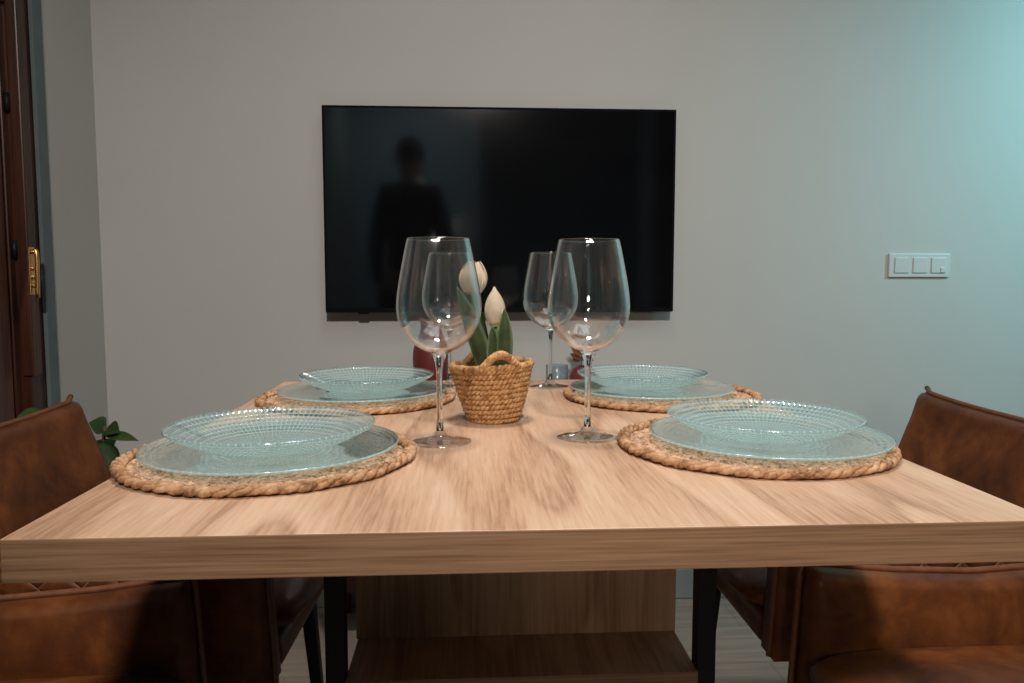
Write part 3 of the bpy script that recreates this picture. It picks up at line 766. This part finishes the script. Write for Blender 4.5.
# ---------------------------------------------------------------- photographer, seen reflected in the television
def skin_fig(name, verts, edges, mat, parent, root=0, sub=2):
    """verts: (x, y, z, radius_x, radius_y)"""
    me = bpy.data.meshes.new(name); me.from_pydata([v[:3] for v in verts], edges, [])
    me.materials.append(mat)
    o = bpy.data.objects.new(name, me); C.objects.link(o); o.parent = parent
    sk = o.modifiers.new('skin', 'SKIN'); sk.use_smooth_shade = True
    for i, v in enumerate(verts):
        d = me.skin_vertices[0].data[i]; d.radius = (v[3], v[4] if len(v) > 4 else v[3]); d.use_root = (i == root)
    o.modifiers.new('sub', 'SUBSURF').levels = sub; o.modifiers['sub'].render_levels = sub
    return o
ps = thing('person', 'person in black clothes standing in the room, reflected in the television screen', 'person', (-0.33, -0.28, 0), PI)
V = [(0, 0, 0.95, 0.15, 0.10), (0, 0, 1.10, 0.125, 0.09), (0, 0.01, 1.28, 0.15, 0.10), (0, 0.0, 1.47, 0.12, 0.08), (0, 0.01, 1.53, 0.058, 0.055),
     (0, 0.02, 1.57, 0.060, 0.065), (0, 0.03, 1.65, 0.078, 0.095), (0, 0.02, 1.73, 0.068, 0.080)]
Ed = [(i, i+1) for i in range(7)]
for s in (-1, 1):
    b0 = len(V)
    V += [(s*0.135, 0, 1.47, 0.058, 0.058), (s*0.178, -0.01, 1.27, 0.046, 0.046), (s*0.200, -0.01, 1.13, 0.038, 0.038), (s*0.200, 0.06, 1.00, 0.032, 0.032), (s*0.20, 0.12, 0.90, 0.024, 0.022), (s*0.195, 0.145, 0.85, 0.030, 0.020)]
    Ed += [(3, b0)]+[(b0+i, b0+i+1) for i in range(5)]
    h0 = b0+5
    for k, (dx, L) in enumerate(((-0.024, 0.062), (-0.008, 0.072), (0.008, 0.068), (0.024, 0.052))):
        f0 = len(V)
        V += [(s*0.195+dx, 0.160, 0.812, 0.0095), (s*0.195+dx, 0.165, 0.812-L*0.5, 0.0088), (s*0.195+dx*0.9, 0.152, 0.812-L, 0.0075)]
        Ed += [(h0, f0), (f0, f0+1), (f0+1, f0+2)]
    f0 = len(V); V += [(s*0.185, 0.165, 0.842, 0.010), (s*0.172, 0.178, 0.812, 0.0085)]; Ed += [(h0, f0), (f0, f0+1)]
    l0 = len(V)
    V += [(s*0.09, 0, 0.88, 0.085, 0.085), (s*0.10, 0.01, 0.50, 0.058, 0.060), (s*0.105, -0.01, 0.30, 0.050, 0.052), (s*0.105, -0.01, 0.09, 0.036, 0.038), (s*0.11, 0.03, 0.04, 0.036, 0.035), (s*0.12, 0.14, 0.028, 0.036, 0.026)]
    Ed += [(0, l0)]+[(l0+i, l0+i+1) for i in range(5)]
body = skin_fig('body', V, Ed, M['skin'], ps)
S = [(0, 0, 0.93, 0.165, 0.115), (0, 0, 1.10, 0.145, 0.11), (0, 0.01, 1.28, 0.150, 0.118), (0, 0, 1.47, 0.120, 0.095), (0, 0.01, 1.515, 0.066, 0.066)]
SE = [(i, i+1) for i in range(4)]
for s in (-1, 1):
    b0 = len(S); S += [(s*0.135, 0, 1.475, 0.070, 0.070), (s*0.178, -0.01, 1.27, 0.060, 0.060), (s*0.200, -0.01, 1.12, 0.050, 0.050), (s*0.200, 0.065, 0.99, 0.044, 0.044), (s*0.20, 0.105, 0.925, 0.038, 0.038)]
    SE += [(3, b0)]+[(b0+i, b0+i+1) for i in range(4)]
skin_fig('shirt', S, SE, M['cloth'], ps)
T = [(0, 0, 0.97, 0.158, 0.112)]; TE = []
for s in (-1, 1):
    b0 = len(T); T += [(s*0.09, 0, 0.86, 0.098, 0.098), (s*0.10, 0.01, 0.50, 0.074, 0.076), (s*0.105, -0.01, 0.28, 0.066, 0.068), (s*0.108, 0, 0.08, 0.060, 0.064)]
    TE += [(0, b0)]+[(b0+i, b0+i+1) for i in range(3)]
skin_fig('trousers', T, TE, M['cloth'], ps)
bm = bmesh.new(); bmesh.ops.create_uvsphere(bm, u_segments=28, v_segments=18, radius=1.0)
for v in bm.verts:
    x, y, z = v.co; k = 1.0 if (y < 0.25 or z > 0.55) else 0.90
    v.co = Vector((x*0.086*k, 0.008+y*0.104*k, 1.700+z*0.098*k + (0.0 if z > -0.3 else 0.02)))
from_bm('hair', bm, M['hair'], ps, True)
for s in (-1, 1):
    bm = bmesh.new(); bmesh.ops.create_uvsphere(bm, u_segments=14, v_segments=10, radius=1.0)
    for v in bm.verts: v.co = Vector((s*0.084+v.co.x*0.009, 0.022+v.co.y*0.018, 1.655+v.co.z*0.030))
    from_bm('ear', bm, M['skin'], ps, True)
    bm = bmesh.new(); bmesh.ops.create_uvsphere(bm, u_segments=14, v_segments=10, radius=0.012)
    for v in bm.verts: v.co += Vector((s*0.032, 0.112, 1.665))
    from_bm('eye', bm, M['tv_black'], ps, True)
bm = bmesh.new(); tube(bm, [(0, 0.110, 1.675), (0, 0.128, 1.650), (0, 0.134, 1.630), (0, 0.115, 1.622)], [0.006, 0.009, 0.013, 0.008], 10); from_bm('nose', bm, M['skin'], ps, True)
bm = bmesh.new(); tube(bm, smooth_pts([(-0.026, 0.104, 1.595), (0, 0.114, 1.597), (0.026, 0.104, 1.595)], 5), 0.005, 8); from_bm('mouth', bm, M['red_ceramic'], ps, True)
